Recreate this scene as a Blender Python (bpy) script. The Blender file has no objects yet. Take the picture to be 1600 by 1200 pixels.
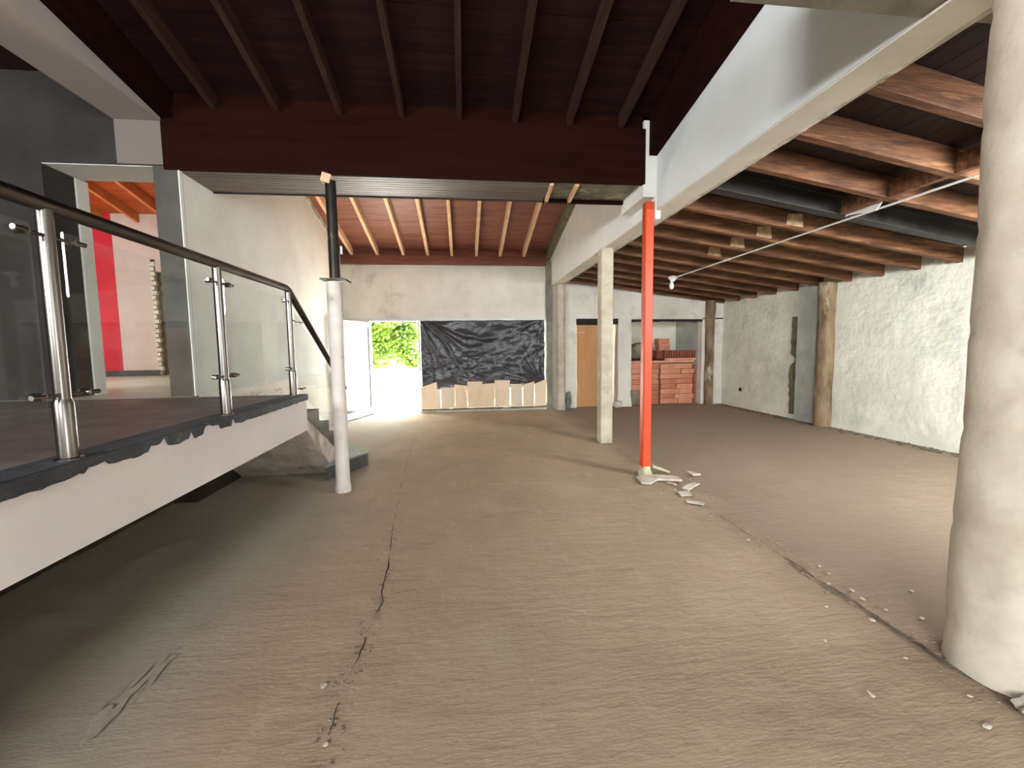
import bpy, bmesh, math, random
from mathutils import Vector, Matrix, noise
random.seed(7)
C = bpy.context.scene.collection
sc = bpy.context.scene

# ------------------------------------------------------------------ camera
cam = bpy.data.objects.new('camera', bpy.data.cameras.new('camera')); C.objects.link(cam)
YAW, PIT, ROL, FPX = 0.1143769, 0.08405958, 0.01309244, 664.33
fw = Vector((math.sin(YAW)*math.cos(PIT), math.cos(YAW)*math.cos(PIT), -math.sin(PIT)))
ri = Vector((math.cos(YAW), -math.sin(YAW), 0)); dn = fw.cross(ri)
r2 = ri*math.cos(ROL) + dn*math.sin(ROL); d2 = -ri*math.sin(ROL) + dn*math.cos(ROL)
m = Matrix((r2, -d2, -fw)).transposed().to_4x4(); m.translation = Vector((0, 0, 1.5))
cam.matrix_world = m
cam.data.sensor_width = 36; cam.data.lens = FPX/1600*36; cam.data.clip_start = .05
sc.camera = cam

# ------------------------------------------------------------------ light
w = bpy.data.worlds.new('sky'); sc.world = w; w.use_nodes = True
w.node_tree.nodes['Background'].inputs[0].default_value = (.86, .93, 1, 1)
w.node_tree.nodes['Background'].inputs[1].default_value = 11.0
def lamp(name, typ, loc, target, energy, color, **kw):
    l = bpy.data.lights.new(name, typ); l.energy = energy; l.color = color
    for k, v in kw.items(): setattr(l, k, v)
    o = bpy.data.objects.new(name, l); C.objects.link(o); o.location = loc
    o.rotation_euler = (Vector(target)-Vector(loc)).to_track_quat('-Z', 'Y').to_euler()
    return o
lamp('sun', 'SUN', (-2.6, 13.2, 30), (-1.2, 9, 0), 150, (.96, .98, 1), angle=math.radians(3))
# unseen fill light added under the right bay joists, beside the near column
lamp('bay_fill', 'AREA', (4.9, 1.6, 2.68), (6.0, 9.4, .7), 205, (.95, .98, 1), shape='RECTANGLE', size=1.6, size_y=.9)
# fill light added behind the camera to brighten the near hall
lamp('rear_fill', 'AREA', (-1.1, -3.9, 3.0), (.3, 3.4, 1.0), 225, (.93, .97, 1), shape='RECTANGLE', size=1.8, size_y=1.2)
# added fill, high behind the camera on the left, to brighten the white beam
lamp('beam_fill', 'AREA', (-5.0, -3.4, 2.8), (2.15, 2.6, 3.3), 290, (.93, .97, 1), shape='RECTANGLE', size=1.8, size_y=1.0)
# low broad fill added behind the camera for the platform's edge face
lamp('front_fill', 'AREA', (2.6, -4.6, 1.3), (-1.5, 2.6, .9), 34, (.95, .97, 1), shape='RECTANGLE', size=3.5, size_y=2.0)
# fill light added inside the upper room on the left
lamp('annex_fill', 'AREA', (-6.0, 5.5, 2.6), (-5.6, 8.9, 1.8), 60, (1, .97, .9), shape='RECTANGLE', size=1.2, size_y=1.0)
sc.view_settings.view_transform = 'Standard'; sc.view_settings.look = 'None'
sc.view_settings.gamma = 1; sc.view_settings.use_curve_mapping = False
sc.view_settings.exposure = 0.82
sc.cycles.diffuse_bounces = 7; sc.cycles.max_bounces = 14; sc.cycles.transparent_max_bounces = 12

# ------------------------------------------------------------------ materials
def srgb(*c):
    return tuple(((x/255+.055)/1.055)**2.4 if x > 10 else x/255/12.92 for x in c)+(1,)
def mat(name, c1, c2=None, scale=3, rough=.8, metal=0, bump=0, bscale=30, detail=6, stretch=(1, 1, 1),
        c3=None, s3=1.2, t3=(.55, .7), spec=.3, dist=.02):
    """c1/c2 mixed by noise; c3 = worn patches with an edge"""
    mt = bpy.data.materials.new(name); mt.use_nodes = True
    N = mt.node_tree.nodes; L = mt.node_tree.links; b = N['Principled BSDF']
    b.inputs['Roughness'].default_value = rough; b.inputs['Metallic'].default_value = metal
    b.inputs['Specular IOR Level'].default_value = spec
    tc = N.new('ShaderNodeTexCoord'); mp = N.new('ShaderNodeMapping'); mp.inputs['Scale'].default_value = stretch
    L.new(tc.outputs['Object'], mp.inputs[0])
    b.inputs['Base Color'].default_value = c1
    col = None
    if c2:
        n = N.new('ShaderNodeTexNoise'); n.inputs['Scale'].default_value = scale; n.inputs['Detail'].default_value = detail
        n.inputs['Roughness'].default_value = .6; L.new(mp.outputs[0], n.inputs['Vector'])
        r = N.new('ShaderNodeValToRGB'); r.color_ramp.elements[0].position = .35; r.color_ramp.elements[1].position = .65
        r.color_ramp.elements[0].color = c1; r.color_ramp.elements[1].color = c2
        L.new(n.outputs['Fac'], r.inputs[0]); col = r.outputs[0]
    if c3:
        n = N.new('ShaderNodeTexNoise'); n.inputs['Scale'].default_value = s3; n.inputs['Detail'].default_value = 8
        n.inputs['Roughness'].default_value = .65; L.new(mp.outputs[0], n.inputs['Vector'])
        r = N.new('ShaderNodeValToRGB'); r.color_ramp.elements[0].position = t3[0]; r.color_ramp.elements[1].position = t3[1]
        L.new(n.outputs['Fac'], r.inputs[0])
        mx = N.new('ShaderNodeMix'); mx.data_type = 'RGBA'
        L.new(r.outputs[0], mx.inputs[0]); mx.inputs[7].default_value = c3
        if col: L.new(col, mx.inputs[6])
        else: mx.inputs[6].default_value = c1
        col = mx.outputs[2]
    if col: L.new(col, b.inputs['Base Color'])
    if bump:
        n = N.new('ShaderNodeTexNoise'); n.inputs['Scale'].default_value = bscale; n.inputs['Detail'].default_value = 5
        L.new(mp.outputs[0], n.inputs['Vector'])
        bp = N.new('ShaderNodeBump'); bp.inputs['Strength'].default_value = bump; bp.inputs['Distance'].default_value = dist
        L.new(n.outputs['Fac'], bp.inputs['Height']); L.new(bp.outputs[0], b.inputs['Normal'])
    return mt
M = {}
M['white'] = mat('white_plaster', srgb(226, 226, 220), srgb(214, 213, 205), 1.5, .85, bump=.15, bscale=12)
M['white_far'] = mat('white_limewash', srgb(226, 222, 210), srgb(206, 201, 188), 1.2, .85, bump=.2, bscale=8, c3=srgb(186, 182, 168), s3=1.6, t3=(.58, .72))
M['slabface'] = mat('slab_paint', srgb(236, 228, 224), srgb(228, 220, 216), 2, .85, bump=.1, bscale=20)
M['beam'] = mat('beam_paint', srgb(232, 234, 232), srgb(224, 226, 224), 2, .8, bump=.08, bscale=10)
M['beamedge'] = mat('beam_bare_edge', srgb(205, 200, 184), srgb(160, 152, 135), 5, .9, bump=.6, bscale=18, c3=srgb(220, 220, 212), s3=4, t3=(.5, .6))
M['rightwall'] = mat('rough_whitewash', srgb(238, 238, 222), srgb(222, 222, 204), 1.6, .9, bump=.7, bscale=9, dist=.03, c3=srgb(196, 200, 190), s3=1.3, t3=(.54, .72))
M['cement'] = mat('grey_cement', srgb(186, 190, 184), srgb(164, 168, 162), 3, .9, bump=.4, bscale=14)
M['bare'] = mat('bare_render', srgb(120, 116, 92), srgb(96, 90, 72), 6, .95, bump=.6, bscale=25)
M['brownpost'] = mat('stained_pilaster', srgb(150, 128, 100), srgb(96, 76, 56), 5, .8, bump=.5, bscale=12, stretch=(1, 1, .35), c3=srgb(190, 178, 150), s3=3, t3=(.55, .65))
M['concrete'] = mat('post_concrete', srgb(196, 188, 168), srgb(168, 158, 138), 4, .85, bump=.4, bscale=16, c3=srgb(150, 140, 120), s3=5, t3=(.6, .75))
M['col'] = mat('column_concrete', srgb(206, 196, 178), srgb(180, 168, 150), 3, .85, bump=.5, bscale=10, c3=srgb(168, 158, 140), s3=4, t3=(.6, .78))
M['greybeam'] = mat('grey_concrete_beam', srgb(140, 136, 120), srgb(108, 104, 90), 4, .9, bump=.5, bscale=14)
M['dark'] = mat('dark_grey_paint', srgb(62, 58, 56), srgb(52, 48, 46), 2, .85, spec=.1, bump=.08, bscale=10)
M['capdark'] = mat('dark_pier_end', srgb(84, 78, 70), srgb(60, 56, 50), 3, .5, bump=.1, bscale=8)
M['greybrown'] = mat('taupe_paint', srgb(172, 162, 154), None, 2, .8)
M['blocktaupe'] = mat('dark_taupe_paint', srgb(118, 108, 102), None, 2, .85)
M['woodboard'] = mat('ceiling_board_shaded', srgb(44, 24, 22), srgb(32, 17, 16), 4, .85, spec=.1, bump=.15, bscale=20, stretch=(.3, 3, 3))  # dark tone holds the shade of the dim near roof
M['woodboard2'] = mat('ceiling_board_far', srgb(138, 84, 66), srgb(108, 62, 48), 5, .5, bump=.15, bscale=20, stretch=(.3, 3, 3))
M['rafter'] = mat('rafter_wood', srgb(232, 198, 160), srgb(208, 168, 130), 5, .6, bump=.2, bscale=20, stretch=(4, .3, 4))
M['nearrafter'] = mat('near_rafter_shaded', srgb(66, 44, 36), srgb(48, 31, 26), 5, .8, spec=.1, bump=.2, bscale=20, stretch=(4, .3, 4))  # darkened too, for the shade under the near roof
M['fascia'] = mat('fascia_wood', srgb(38, 15, 10), srgb(28, 10, 7), 3, .9, spec=.05, bump=.1, bscale=20, stretch=(.3, 3, 3))
M['joist'] = mat('joist_wood', srgb(132, 90, 60), srgb(76, 48, 32), 5, .6, bump=.3, bscale=18, stretch=(.3, 4, 4), c3=srgb(168, 122, 78), s3=4, t3=(.56, .74))
M['bayboard'] = mat('bay_roof_board', srgb(44, 24, 21), srgb(32, 17, 15), 3, .65, stretch=(3, .4, 3))
M['paletim'] = mat('pale_scar', srgb(206, 180, 146), srgb(170, 138, 100), 14, .8, bump=.3, bscale=30)
M['steel'] = mat('black_steel', srgb(64, 62, 58), srgb(46, 44, 42), 4, .5, metal=.3, bump=.1)
M['blacktube'] = mat('black_tube_paint', srgb(52, 46, 38), srgb(34, 32, 30), 5, .35, metal=.5, c3=srgb(110, 104, 90), s3=6, t3=(.6, .72))
M['inox'] = mat('brushed_steel', srgb(150, 144, 138), srgb(120, 114, 108), 6, .26, metal=1, stretch=(3, 3, .3))
M['rail'] = mat('dull_rail_steel', srgb(112, 104, 100), srgb(88, 80, 76), 6, .34, metal=1, stretch=(3, .3, 3))
M['postwhite'] = mat('post_white_paint', srgb(224, 216, 206), srgb(208, 198, 188), 4, .7, bump=.2, bscale=16, c3=srgb(176, 168, 152), s3=6, t3=(.62, .72))
M['orange'] = mat('orange_lacquer', srgb(206, 76, 34), srgb(194, 66, 28), 3, .4, bump=.05, spec=.5)
M['platform'] = mat('platform_floor', srgb(112, 98, 92), srgb(90, 78, 72), 3, .55, bump=.2, bscale=12, c3=srgb(140, 130, 118), s3=2, t3=(.55, .75))
M['annexfloor'] = mat('annex_floor', srgb(196, 196, 180), srgb(176, 176, 160), 2, .4)
M['nosing'] = mat('dark_nosing', srgb(74, 76, 78), srgb(54, 55, 58), 6, .7, bump=.5, bscale=30, c3=srgb(120, 118, 114), s3=9, t3=(.62, .7))
M['step'] = mat('step_grey', srgb(92, 91, 88), srgb(70, 70, 68), 4, .5, bump=.2, bscale=20)
M['steptop'] = mat('step_tread_stone', srgb(150, 158, 152), srgb(120, 128, 122), 4, .35)
M['dusty'] = mat('dusty_plaster', srgb(226, 216, 204), srgb(184, 172, 158), 3, .9, bump=.9, bscale=7, dist=.05, c3=srgb(110, 100, 88), s3=4, t3=(.6, .72))
M['under'] = mat('under_platform_dark', srgb(62, 50, 42), srgb(44, 36, 30), 2, .9, bump=.4, bscale=6)
M['soffit'] = mat('soffit_panel', srgb(112, 98, 92), srgb(76, 64, 60), 3, .5, bump=.15, bscale=20, stretch=(.25, 6, 3))
M['soffitraw'] = mat('soffit_raw', srgb(126, 124, 104), srgb(88, 84, 66), 5, .85, bump=.5, bscale=14, c3=srgb(160, 160, 140), s3=4, t3=(.56, .66))
M['tarp'] = mat('black_plastic', srgb(58, 56, 60), srgb(44, 43, 47), 2, .33, bump=.5, bscale=9, dist=.03, spec=.6)
M['card'] = mat('cardboard', srgb(232, 212, 186), srgb(222, 200, 172), 3, .8, bump=.1, c3=srgb(214, 192, 160), s3=3, t3=(.55, .6))  # pale tone includes the daylight coming through the sheets from behind
M['cardgrey'] = mat('cardboard_greyed', srgb(222, 206, 186), srgb(212, 196, 176), 3, .8, bump=.1)
M['mdf'] = mat('brown_board', srgb(196, 144, 96), srgb(182, 130, 82), 2, .6, bump=.1, bscale=8, stretch=(2, 2, .4), c3=srgb(206, 162, 118), s3=3, t3=(.6, .66))
M['alu'] = mat('white_aluminium', srgb(206, 208, 206), None, 2, .4)
M['clay'] = mat('fired_clay', srgb(212, 146, 118), srgb(188, 120, 94), 5, .85, bump=.4, bscale=22)
M['clay2'] = mat('fired_clay_pale', srgb(224, 164, 134), srgb(204, 142, 112), 5, .8, bump=.4, bscale=22)
M['clay3'] = mat('fired_clay_dark', srgb(168, 100, 80), srgb(140, 78, 62), 6, .85, bump=.4, bscale=22)
M['tarpbrown'] = mat('dusty_canvas', srgb(142, 132, 110), srgb(108, 98, 80), 4, .9, bump=.7, bscale=9)
M['chip'] = mat('plaster_chip', srgb(222, 214, 200), srgb(186, 174, 158), 12, .85, bump=.3)
M['grit'] = mat('grit', srgb(176, 160, 140), srgb(120, 104, 88), 20, .9)
M['foam'] = mat('foam_strip', srgb(192, 188, 154), srgb(164, 160, 124), 8, .7)
M['plastic'] = mat('white_plastic', srgb(238, 238, 234), None, 2, .35)
M['red'] = mat('red_paint', srgb(206, 40, 58), srgb(190, 34, 50), 3, .6)
M['pink'] = mat('dusty_pink_paint', srgb(200, 180, 172), srgb(190, 170, 162), 2, .8, c3=srgb(182, 156, 148), s3=1.5, t3=(.58, .7))
M['annexwood'] = mat('annex_roof_wood', srgb(176, 84, 40), srgb(150, 66, 30), 4, .5, stretch=(.3, 3, 3))
M['annexrafter'] = mat('annex_rafter_wood', srgb(206, 128, 72), srgb(186, 108, 58), 5, .5)
M['leaf'] = mat('leaf', srgb(72, 92, 26), srgb(50, 74, 18), 2, .5)
M['bark'] = mat('bark', srgb(110, 90, 66), None, 2, .9)
M['street'] = mat('pale_paving', srgb(236, 232, 222), srgb(226, 222, 212), .6, .9)
M['stone'] = mat('grey_stone', srgb(130, 130, 124), srgb(104, 104, 100), 4, .9)
M['dustsmear'] = mat('plaster_dust', srgb(186, 176, 162), srgb(166, 154, 138), 20, .95)
M['jointdirt'] = mat('joint_dirt', srgb(72, 60, 50), srgb(136, 120, 102), 9, .95, bump=.5)
M['void'] = mat('dark_gap', srgb(50, 44, 36), srgb(36, 32, 28), 4, .9)
# leaves let some daylight through
def leafy(mt):
    N = mt.node_tree.nodes; L = mt.node_tree.links; b = N['Principled BSDF']; out = N['Material Output']
    t = N.new('ShaderNodeBsdfTranslucent'); t.inputs[0].default_value = srgb(170, 215, 70)
    mx = N.new('ShaderNodeMixShader'); mx.inputs[0].default_value = .12
    L.new(b.outputs[0], mx.inputs[1]); L.new(t.outputs[0], mx.inputs[2]); L.new(mx.outputs[0], out.inputs[0])
leafy(M['leaf'])
def glassmat(name, tint, base=.04, haze=0.0):
    mt = bpy.data.materials.new(name); mt.use_nodes = True
    N = mt.node_tree.nodes; L = mt.node_tree.links; N.remove(N['Principled BSDF']); out = N['Material Output']
    tr = N.new('ShaderNodeBsdfTransparent'); tr.inputs[0].default_value = tint
    gl = N.new('ShaderNodeBsdfGlossy'); gl.inputs['Roughness'].default_value = .03
    fr = N.new('ShaderNodeFresnel'); fr.inputs[0].default_value = 1.45
    ge = N.new('ShaderNodeNewGeometry'); iv = N.new('ShaderNodeMath'); iv.operation = 'SUBTRACT'; iv.inputs[0].default_value = 1; L.new(ge.outputs['Backfacing'], iv.inputs[1])
    fm = N.new('ShaderNodeMath'); fm.operation = 'MULTIPLY'; L.new(fr.outputs[0], fm.inputs[0]); L.new(iv.outputs[0], fm.inputs[1])
    mx = N.new('ShaderNodeMixShader'); L.new(fm.outputs[0], mx.inputs[0]); L.new(tr.outputs[0], mx.inputs[1]); L.new(gl.outputs[0], mx.inputs[2])
    last = mx
    if haze:
        df = N.new('ShaderNodeBsdfDiffuse'); df.inputs[0].default_value = srgb(150, 150, 138)
        n = N.new('ShaderNodeTexNoise'); n.inputs['Scale'].default_value = 3
        mth = N.new('ShaderNodeMath'); mth.operation = 'MULTIPLY'; mth.inputs[1].default_value = haze*2
        L.new(n.outputs[0], mth.inputs[0])
        m2 = N.new('ShaderNodeMixShader'); L.new(mth.outputs[0], m2.inputs[0]); L.new(mx.outputs[0], m2.inputs[1]); L.new(df.outputs[0], m2.inputs[2]); last = m2
    L.new(last.outputs[0], out.inputs[0]); return mt
M['glass'] = glassmat('rail_glass', (.965, .985, .975, 1), haze=.03)
M['hazyglass'] = glassmat('door_glass', (.92, .93, .90, 1), haze=.42)  # pale haze mixed into the pane
M['paneglass'] = glassmat('pane_glass', (.93, .95, .94, 1), haze=.06)

# concrete floor: brown screed, greyer near the joint lines, cracks and trowel marks
def floormat():
    mt = bpy.data.materials.new('floor_screed'); mt.use_nodes = True
    N = mt.node_tree.nodes; L = mt.node_tree.links; b = N['Principled BSDF']
    b.inputs['Roughness'].default_value = .8; b.inputs['Specular IOR Level'].default_value = .25
    tc = N.new('ShaderNodeTexCoord')
    def nz(s, d=6, st=(1, 1, 1), r=.6):
        mp = N.new('ShaderNodeMapping'); mp.inputs['Scale'].default_value = st; L.new(tc.outputs['Object'], mp.inputs[0])
        n = N.new('ShaderNodeTexNoise'); n.inputs['Scale'].default_value = s; n.inputs['Detail'].default_value = d
        n.inputs['Roughness'].default_value = r; L.new(mp.outputs[0], n.inputs['Vector']); return n.outputs['Fac']
    def ramp(src, p0, c0, p1, c1):
        r = N.new('ShaderNodeValToRGB'); e = r.color_ramp.elements; e[0].position = p0; e[0].color = c0; e[1].position = p1; e[1].color = c1
        L.new(src, r.inputs[0]); return r.outputs[0]
    def mix(f, a, c):
        mx = N.new('ShaderNodeMix'); mx.data_type = 'RGBA'; L.new(f, mx.inputs[0])
        L.new(a, mx.inputs[6])
        if isinstance(c, tuple): mx.inputs[7].default_value = c
        else: L.new(c, mx.inputs[7])
        return mx.outputs[2]
    base = ramp(nz(.7), .35, srgb(186, 160, 136), .65, srgb(168, 150, 124))
    W0 = (0, 0, 0, 1); W1 = (1, 1, 1, 1)
    f = ramp(nz(1.3, 8, (1, .55, 1)), .5, W0, .75, (.6, .6, .6, 1)); c = mix(f, base, srgb(188, 176, 150))
    f = ramp(nz(5, 8, (1, .4, 1), .7), .56, W0, .72, (.5, .5, .5, 1)); c = mix(f, c, srgb(196, 176, 152))
    f = ramp(nz(2.1, 8, (.5, 1, 1), .7), .58, W0, .72, (.5, .5, .5, 1)); c = mix(f, c, srgb(132, 112, 92))
    f = ramp(nz(28, 4), .62, W0, .75, (.4, .4, .4, 1)); c = mix(f, c, srgb(94, 78, 62))
    sx = N.new('ShaderNodeSeparateXYZ'); L.new(tc.outputs['Object'], sx.inputs[0])
    def zone(lo, hi, col, top):   # a differently coloured pour of screed, with a wavering edge
        nonlocal c
        ad = N.new('ShaderNodeMath'); ad.operation = 'MULTIPLY_ADD'; ad.inputs[1].default_value = .7; L.new(nz(1.4, 5), ad.inputs[0]); L.new(sx.outputs['X'], ad.inputs[2])
        mr = N.new('ShaderNodeMapRange'); mr.inputs['From Min'].default_value = lo+.35; mr.inputs['From Max'].default_value = hi+.35; mr.inputs['To Max'].default_value = top
        L.new(ad.outputs[0], mr.inputs['Value']); c = mix(mr.outputs[0], c, col)
    zone(-.95, -1.5, srgb(178, 174, 160), .6)
    zone(2.0, 2.5, srgb(140, 122, 106), .8)
    L.new(c, b.inputs['Base Color'])
    bp = N.new('ShaderNodeBump'); bp.inputs['Strength'].default_value = .6; bp.inputs['Distance'].default_value = .025
    L.new(nz(6, 9, (.45, 1.6, 1), .72), bp.inputs['Height'])
    bp2 = N.new('ShaderNodeBump'); bp2.inputs['Strength'].default_value = .35; bp2.inputs['Distance'].default_value = .05
    L.new(nz(1.7, 4), bp2.inputs['Height']); L.new(bp2.outputs[0], bp.inputs['Normal']); L.new(bp.outputs[0], b.inputs['Normal'])
    return mt
M['floor'] = floormat()

# ------------------------------------------------------------------ helpers
def bm_new(): return bmesh.new()
def box(bm, x0, x1, y0, y1, z0, z1, bevel=0, R=None, at=None):
    r = bmesh.ops.create_cube(bm, size=1); vs = r['verts']
    bmesh.ops.scale(bm, vec=(x1-x0, y1-y0, z1-z0), verts=vs)
    if R is not None: bmesh.ops.rotate(bm, matrix=R, verts=vs)
    bmesh.ops.translate(bm, vec=((x0+x1)/2, (y0+y1)/2, (z0+z1)/2), verts=vs)
    if bevel:
        es = {e for v in vs for e in v.link_edges}
        bmesh.ops.bevel(bm, geom=list(es), offset=bevel, segments=1, affect='EDGES')
    return bm
def prism(bm, pts, axis, a, b):
    """polygon of 2D pts extruded along axis from a to b (pts in the order of the two other axes)"""
    def P(p, h):
        if axis == 'x': return (h, p[0], p[1])
        if axis == 'y': return (p[0], h, p[1])
        return (p[0], p[1], h)
    A = [bm.verts.new(P(p, a)) for p in pts]; B = [bm.verts.new(P(p, b)) for p in pts]
    n = len(pts)
    bm.faces.new(A); bm.faces.new(B[::-1])
    for i in range(n): bm.faces.new((A[i], B[i], B[(i+1) % n], A[(i+1) % n]))
    bmesh.ops.recalc_face_normals(bm, faces=bm.faces[:])
    return bm
def tube(bm, p0, p1, r0, r1=None, seg=16, caps=True):
    p0 = Vector(p0); p1 = Vector(p1); r1 = r0 if r1 is None else r1
    d = (p1-p0).normalized(); u = d.orthogonal().normalized(); v = d.cross(u)
    rings = []
    for p, r in ((p0, r0), (p1, r1)):
        rings.append([bm.verts.new(p + (u*math.cos(t)+v*math.sin(t))*r) for t in [2*math.pi*i/seg for i in range(seg)]])
    for i in range(seg): bm.faces.new((rings[0][i], rings[0][(i+1) % seg], rings[1][(i+1) % seg], rings[1][i]))
    if caps: bm.faces.new(rings[0][::-1]); bm.faces.new(rings[1])
    return bm
def path(bm, pts, r, seg=14):
    """bent tube"""
    pts = [Vector(p) for p in pts]; rings = []
    for i, p in enumerate(pts):
        a = (p-pts[i-1]).normalized() if i else (pts[1]-p).normalized()
        b = (pts[i+1]-p).normalized() if i < len(pts)-1 else a
        d = (a+b).normalized(); u = d.cross(Vector((1, .02, .01))).normalized(); v = d.cross(u)
        k = 1/max(.5, d.dot(a))
        rings.append([bm.verts.new(p + u*math.cos(t)*r*k + v*math.sin(t)*r) for t in [2*math.pi*j/seg for j in range(seg)]])
    for A, B in zip(rings, rings[1:]):
        for i in range(seg): bm.faces.new((A[i], A[(i+1) % seg], B[(i+1) % seg], B[i]))
    bm.faces.new(rings[0][::-1]); bm.faces.new(rings[-1]); bmesh.ops.recalc_face_normals(bm, faces=bm.faces[:])
    return bm
def lathe(bm, cx, cy, prof, seg=32, wob=0):
    rings = []
    for r, z in prof:
        ring = []
        for i in range(seg):
            t = 2*math.pi*i/seg; rr = r
            if wob: rr += wob*noise.noise(Vector((math.cos(t)*2, math.sin(t)*2, z*3)))
            ring.append(bm.verts.new((cx+rr*math.cos(t), cy+rr*math.sin(t), z)))
        rings.append(ring)
    for A, B in zip(rings, rings[1:]):
        for i in range(seg): bm.faces.new((A[i], A[(i+1) % seg], B[(i+1) % seg], B[i]))
    bm.faces.new(rings[0][::-1]); bm.faces.new(rings[-1]); return bm
def wpos(o):
    p = Vector((0, 0, 0))
    while o: p += o.location; o = o.parent
    return p
def obj(name, bm, m, parent=None, base=None, smooth=False, label=None, kind=None):
    """all shapes are written in metres of the place; base moves the origin"""
    o = bpy.data.objects.new(name, None) if bm is None else None
    org = wpos(parent) if parent else Vector((0, 0, 0))
    b = Vector(base) if base else org
    me = bpy.data.meshes.new(name)
    if b.length: bmesh.ops.translate(bm, vec=-b, verts=bm.verts[:])
    bm.to_mesh(me); bm.free(); me.materials.append(M[m])
    if smooth:
        for p in me.polygons: p.use_smooth = True
        me.set_sharp_from_angle(angle=math.radians(40))
    o = bpy.data.objects.new(name, me); C.objects.link(o); o.location = b-org
    if parent: o.parent = parent
    if label: o['label'] = label
    if kind: o['kind'] = kind
    return o
def thing(name, label, cat, loc=(0, 0, 0), group=None):
    o = bpy.data.objects.new(name, None); C.objects.link(o); o.location = loc; o.empty_display_size = .1
    o['label'] = label; o['category'] = cat
    if group: o['group'] = group
    return o
def tag(o, label, cat, group=None):
    o['label'] = label; o['category'] = cat
    if group: o['group'] = group
    return o
def struct(name, bm=None, m=None, label=None):
    if bm is None:
        o = bpy.data.objects.new(name, None); C.objects.link(o)
    else: o = obj(name, bm, m)
    o['kind'] = 'structure'
    if label: o['label'] = label
    return o
def bx(x0, x1, y0, y1, z0, z1, bevel=0): return box(bm_new(), x0, x1, y0, y1, z0, z1, bevel)
def ragged(n, a, b, amp, seed, f=3):
    return [(a+(b-a)*i/n, amp*noise.noise(Vector((i*f/7.3+seed, seed*1.7, 0)))) for i in range(n+1)]

ZR = lambda y: 3.84-.227*(y-4.64)       # rafter undersides, near roof
ZF = lambda y: 3.64+.227*(10.25-y)      # rafter undersides, far roof
ZJ = lambda x: 3.04-.114*(x-2.4)        # joist undersides, right bay
SL = .227

# ================================================================== SETTING
# ---- floor with a gentle unevenness
bm = bm_new(); NX, NY = 110, 150
vv = [[bm.verts.new((-3.2+10.2*i/NX, -5+17.2*j/NY,
      -.004+.008*noise.noise(Vector((i*.35, j*.3, 1))) + (.012*math.exp(-((-3.2+10.2*i/NX-2.45)/.12)**2)*noise.noise(Vector((i, j*.7, 4)))))) for i in range(NX+1)] for j in range(NY+1)]
for j in range(NY):
    for i in range(NX): bm.faces.new((vv[j][i], vv[j][i+1], vv[j+1][i+1], vv[j+1][i]))
r = bmesh.ops.extrude_face_region(bm, geom=bm.faces[:])
low = [v for v in r['geom'] if isinstance(v, bmesh.types.BMVert)]
for v in low: v.co.z = -.3
bmesh.ops.recalc_face_normals(bm, faces=bm.faces[:])
floor = struct('floor', bm, 'floor')
for p in floor.data.polygons: p.use_smooth = abs(p.normal.z) > .5

# crack running down the hall
CR = [(-.86, 7.6), (-.84, 6.99), (-.76, 5.6), (-.69, 4.47), (-.60, 3.38), (-.54, 2.88), (-.535, 2.62), (-.51, 2.48), (-.53, 2.24), (-.54, 2.03), (-.56, 1.83), (-.55, 1.61), (-.57, 1.3), (-.5, .8)]
bm = bm_new(); prev = None
for (ax, ay), (cx, cy) in zip(CR, CR[1:]):
    n = max(3, int(abs(ay-cy)/.03))
    for i in range(n):
        t = i/n; y = ay+(cy-ay)*t; x = ax+(cx-ax)*t + .018*noise.noise(Vector((y*9, 3, 0)))+.01*noise.noise(Vector((y*31, 3, 0)))
        wd = max(.0006, .0022+.004*noise.noise(Vector((y*5, 9, 0))))*(1.2 if 2.4 < y < 3.4 else .7)
        a = bm.verts.new((x-wd, y, .0065)); b = bm.verts.new((x+wd, y, .0065))
        if prev and (2.35 < y < 3.5 or noise.noise(Vector((y*3.1, 4, 4))) > -.05): bm.faces.new((prev[0], prev[1], b, a))
        prev = (a, b)
for x0, y0, x1, y1 in [(-.50, 2.72, -.30, 2.70), (-.34, 2.56, -.36, 2.46), (-.47, 2.56, -.33, 2.6), (-.33, 2.6, -.28, 2.44)]:
    p = None
    for i in range(9):
        t = i/8; x = x0+(x1-x0)*t; y = y0+(y1-y0)*t+.012*noise.noise(Vector((x*20, y*20, 5)))
        a = bm.verts.new((x, y-.0016, .007)); b = bm.verts.new((x, y+.0016, .007))
        if p: bm.faces.new((p[0], a, b, p[1]))
        p = (a, b)
obj('crack', bm, 'void', floor, label='dark crack wandering down the screed')
# raised ragged screed lips beside the crack and along the joint between bays
def lips(seedn, line, n, spread, smin, smax):
    bm = bm_new(); rnd = random.Random(seedn)
    for k in range(n):
        t = rnd.random()*(len(line)-1); i = int(t); f = t-i
        x = line[i][0]*(1-f)+line[i+1][0]*f+rnd.gauss(0, spread); y = line[i][1]*(1-f)+line[i+1][1]*f+rnd.gauss(0, spread*.5)
        s = rnd.uniform(smin, smax); vs = bmesh.ops.create_icosphere(bm, subdivisions=1, radius=s)['verts']
        bmesh.ops.scale(bm, vec=(rnd.uniform(.6, 1.8), rnd.uniform(.5, 1.2), .28), verts=vs)
        bmesh.ops.rotate(bm, matrix=Matrix.Rotation(rnd.random()*3, 3, 'Z'), verts=vs)
        bmesh.ops.translate(bm, vec=(x, y, .003), verts=vs)
    return bm
obj('screed_crumbs', lips(3, CR, 260, .035, .003, .011), 'grit', floor, kind='stuff')
obj('joint_crumbs', lips(5, [(2.2, 9.6), (2.2, 6.4), (2.2, 4.6), (2.25, 3), (2.28, 1.3)], 700, .07, .003, .012), 'grit', floor, kind='stuff')

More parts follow.
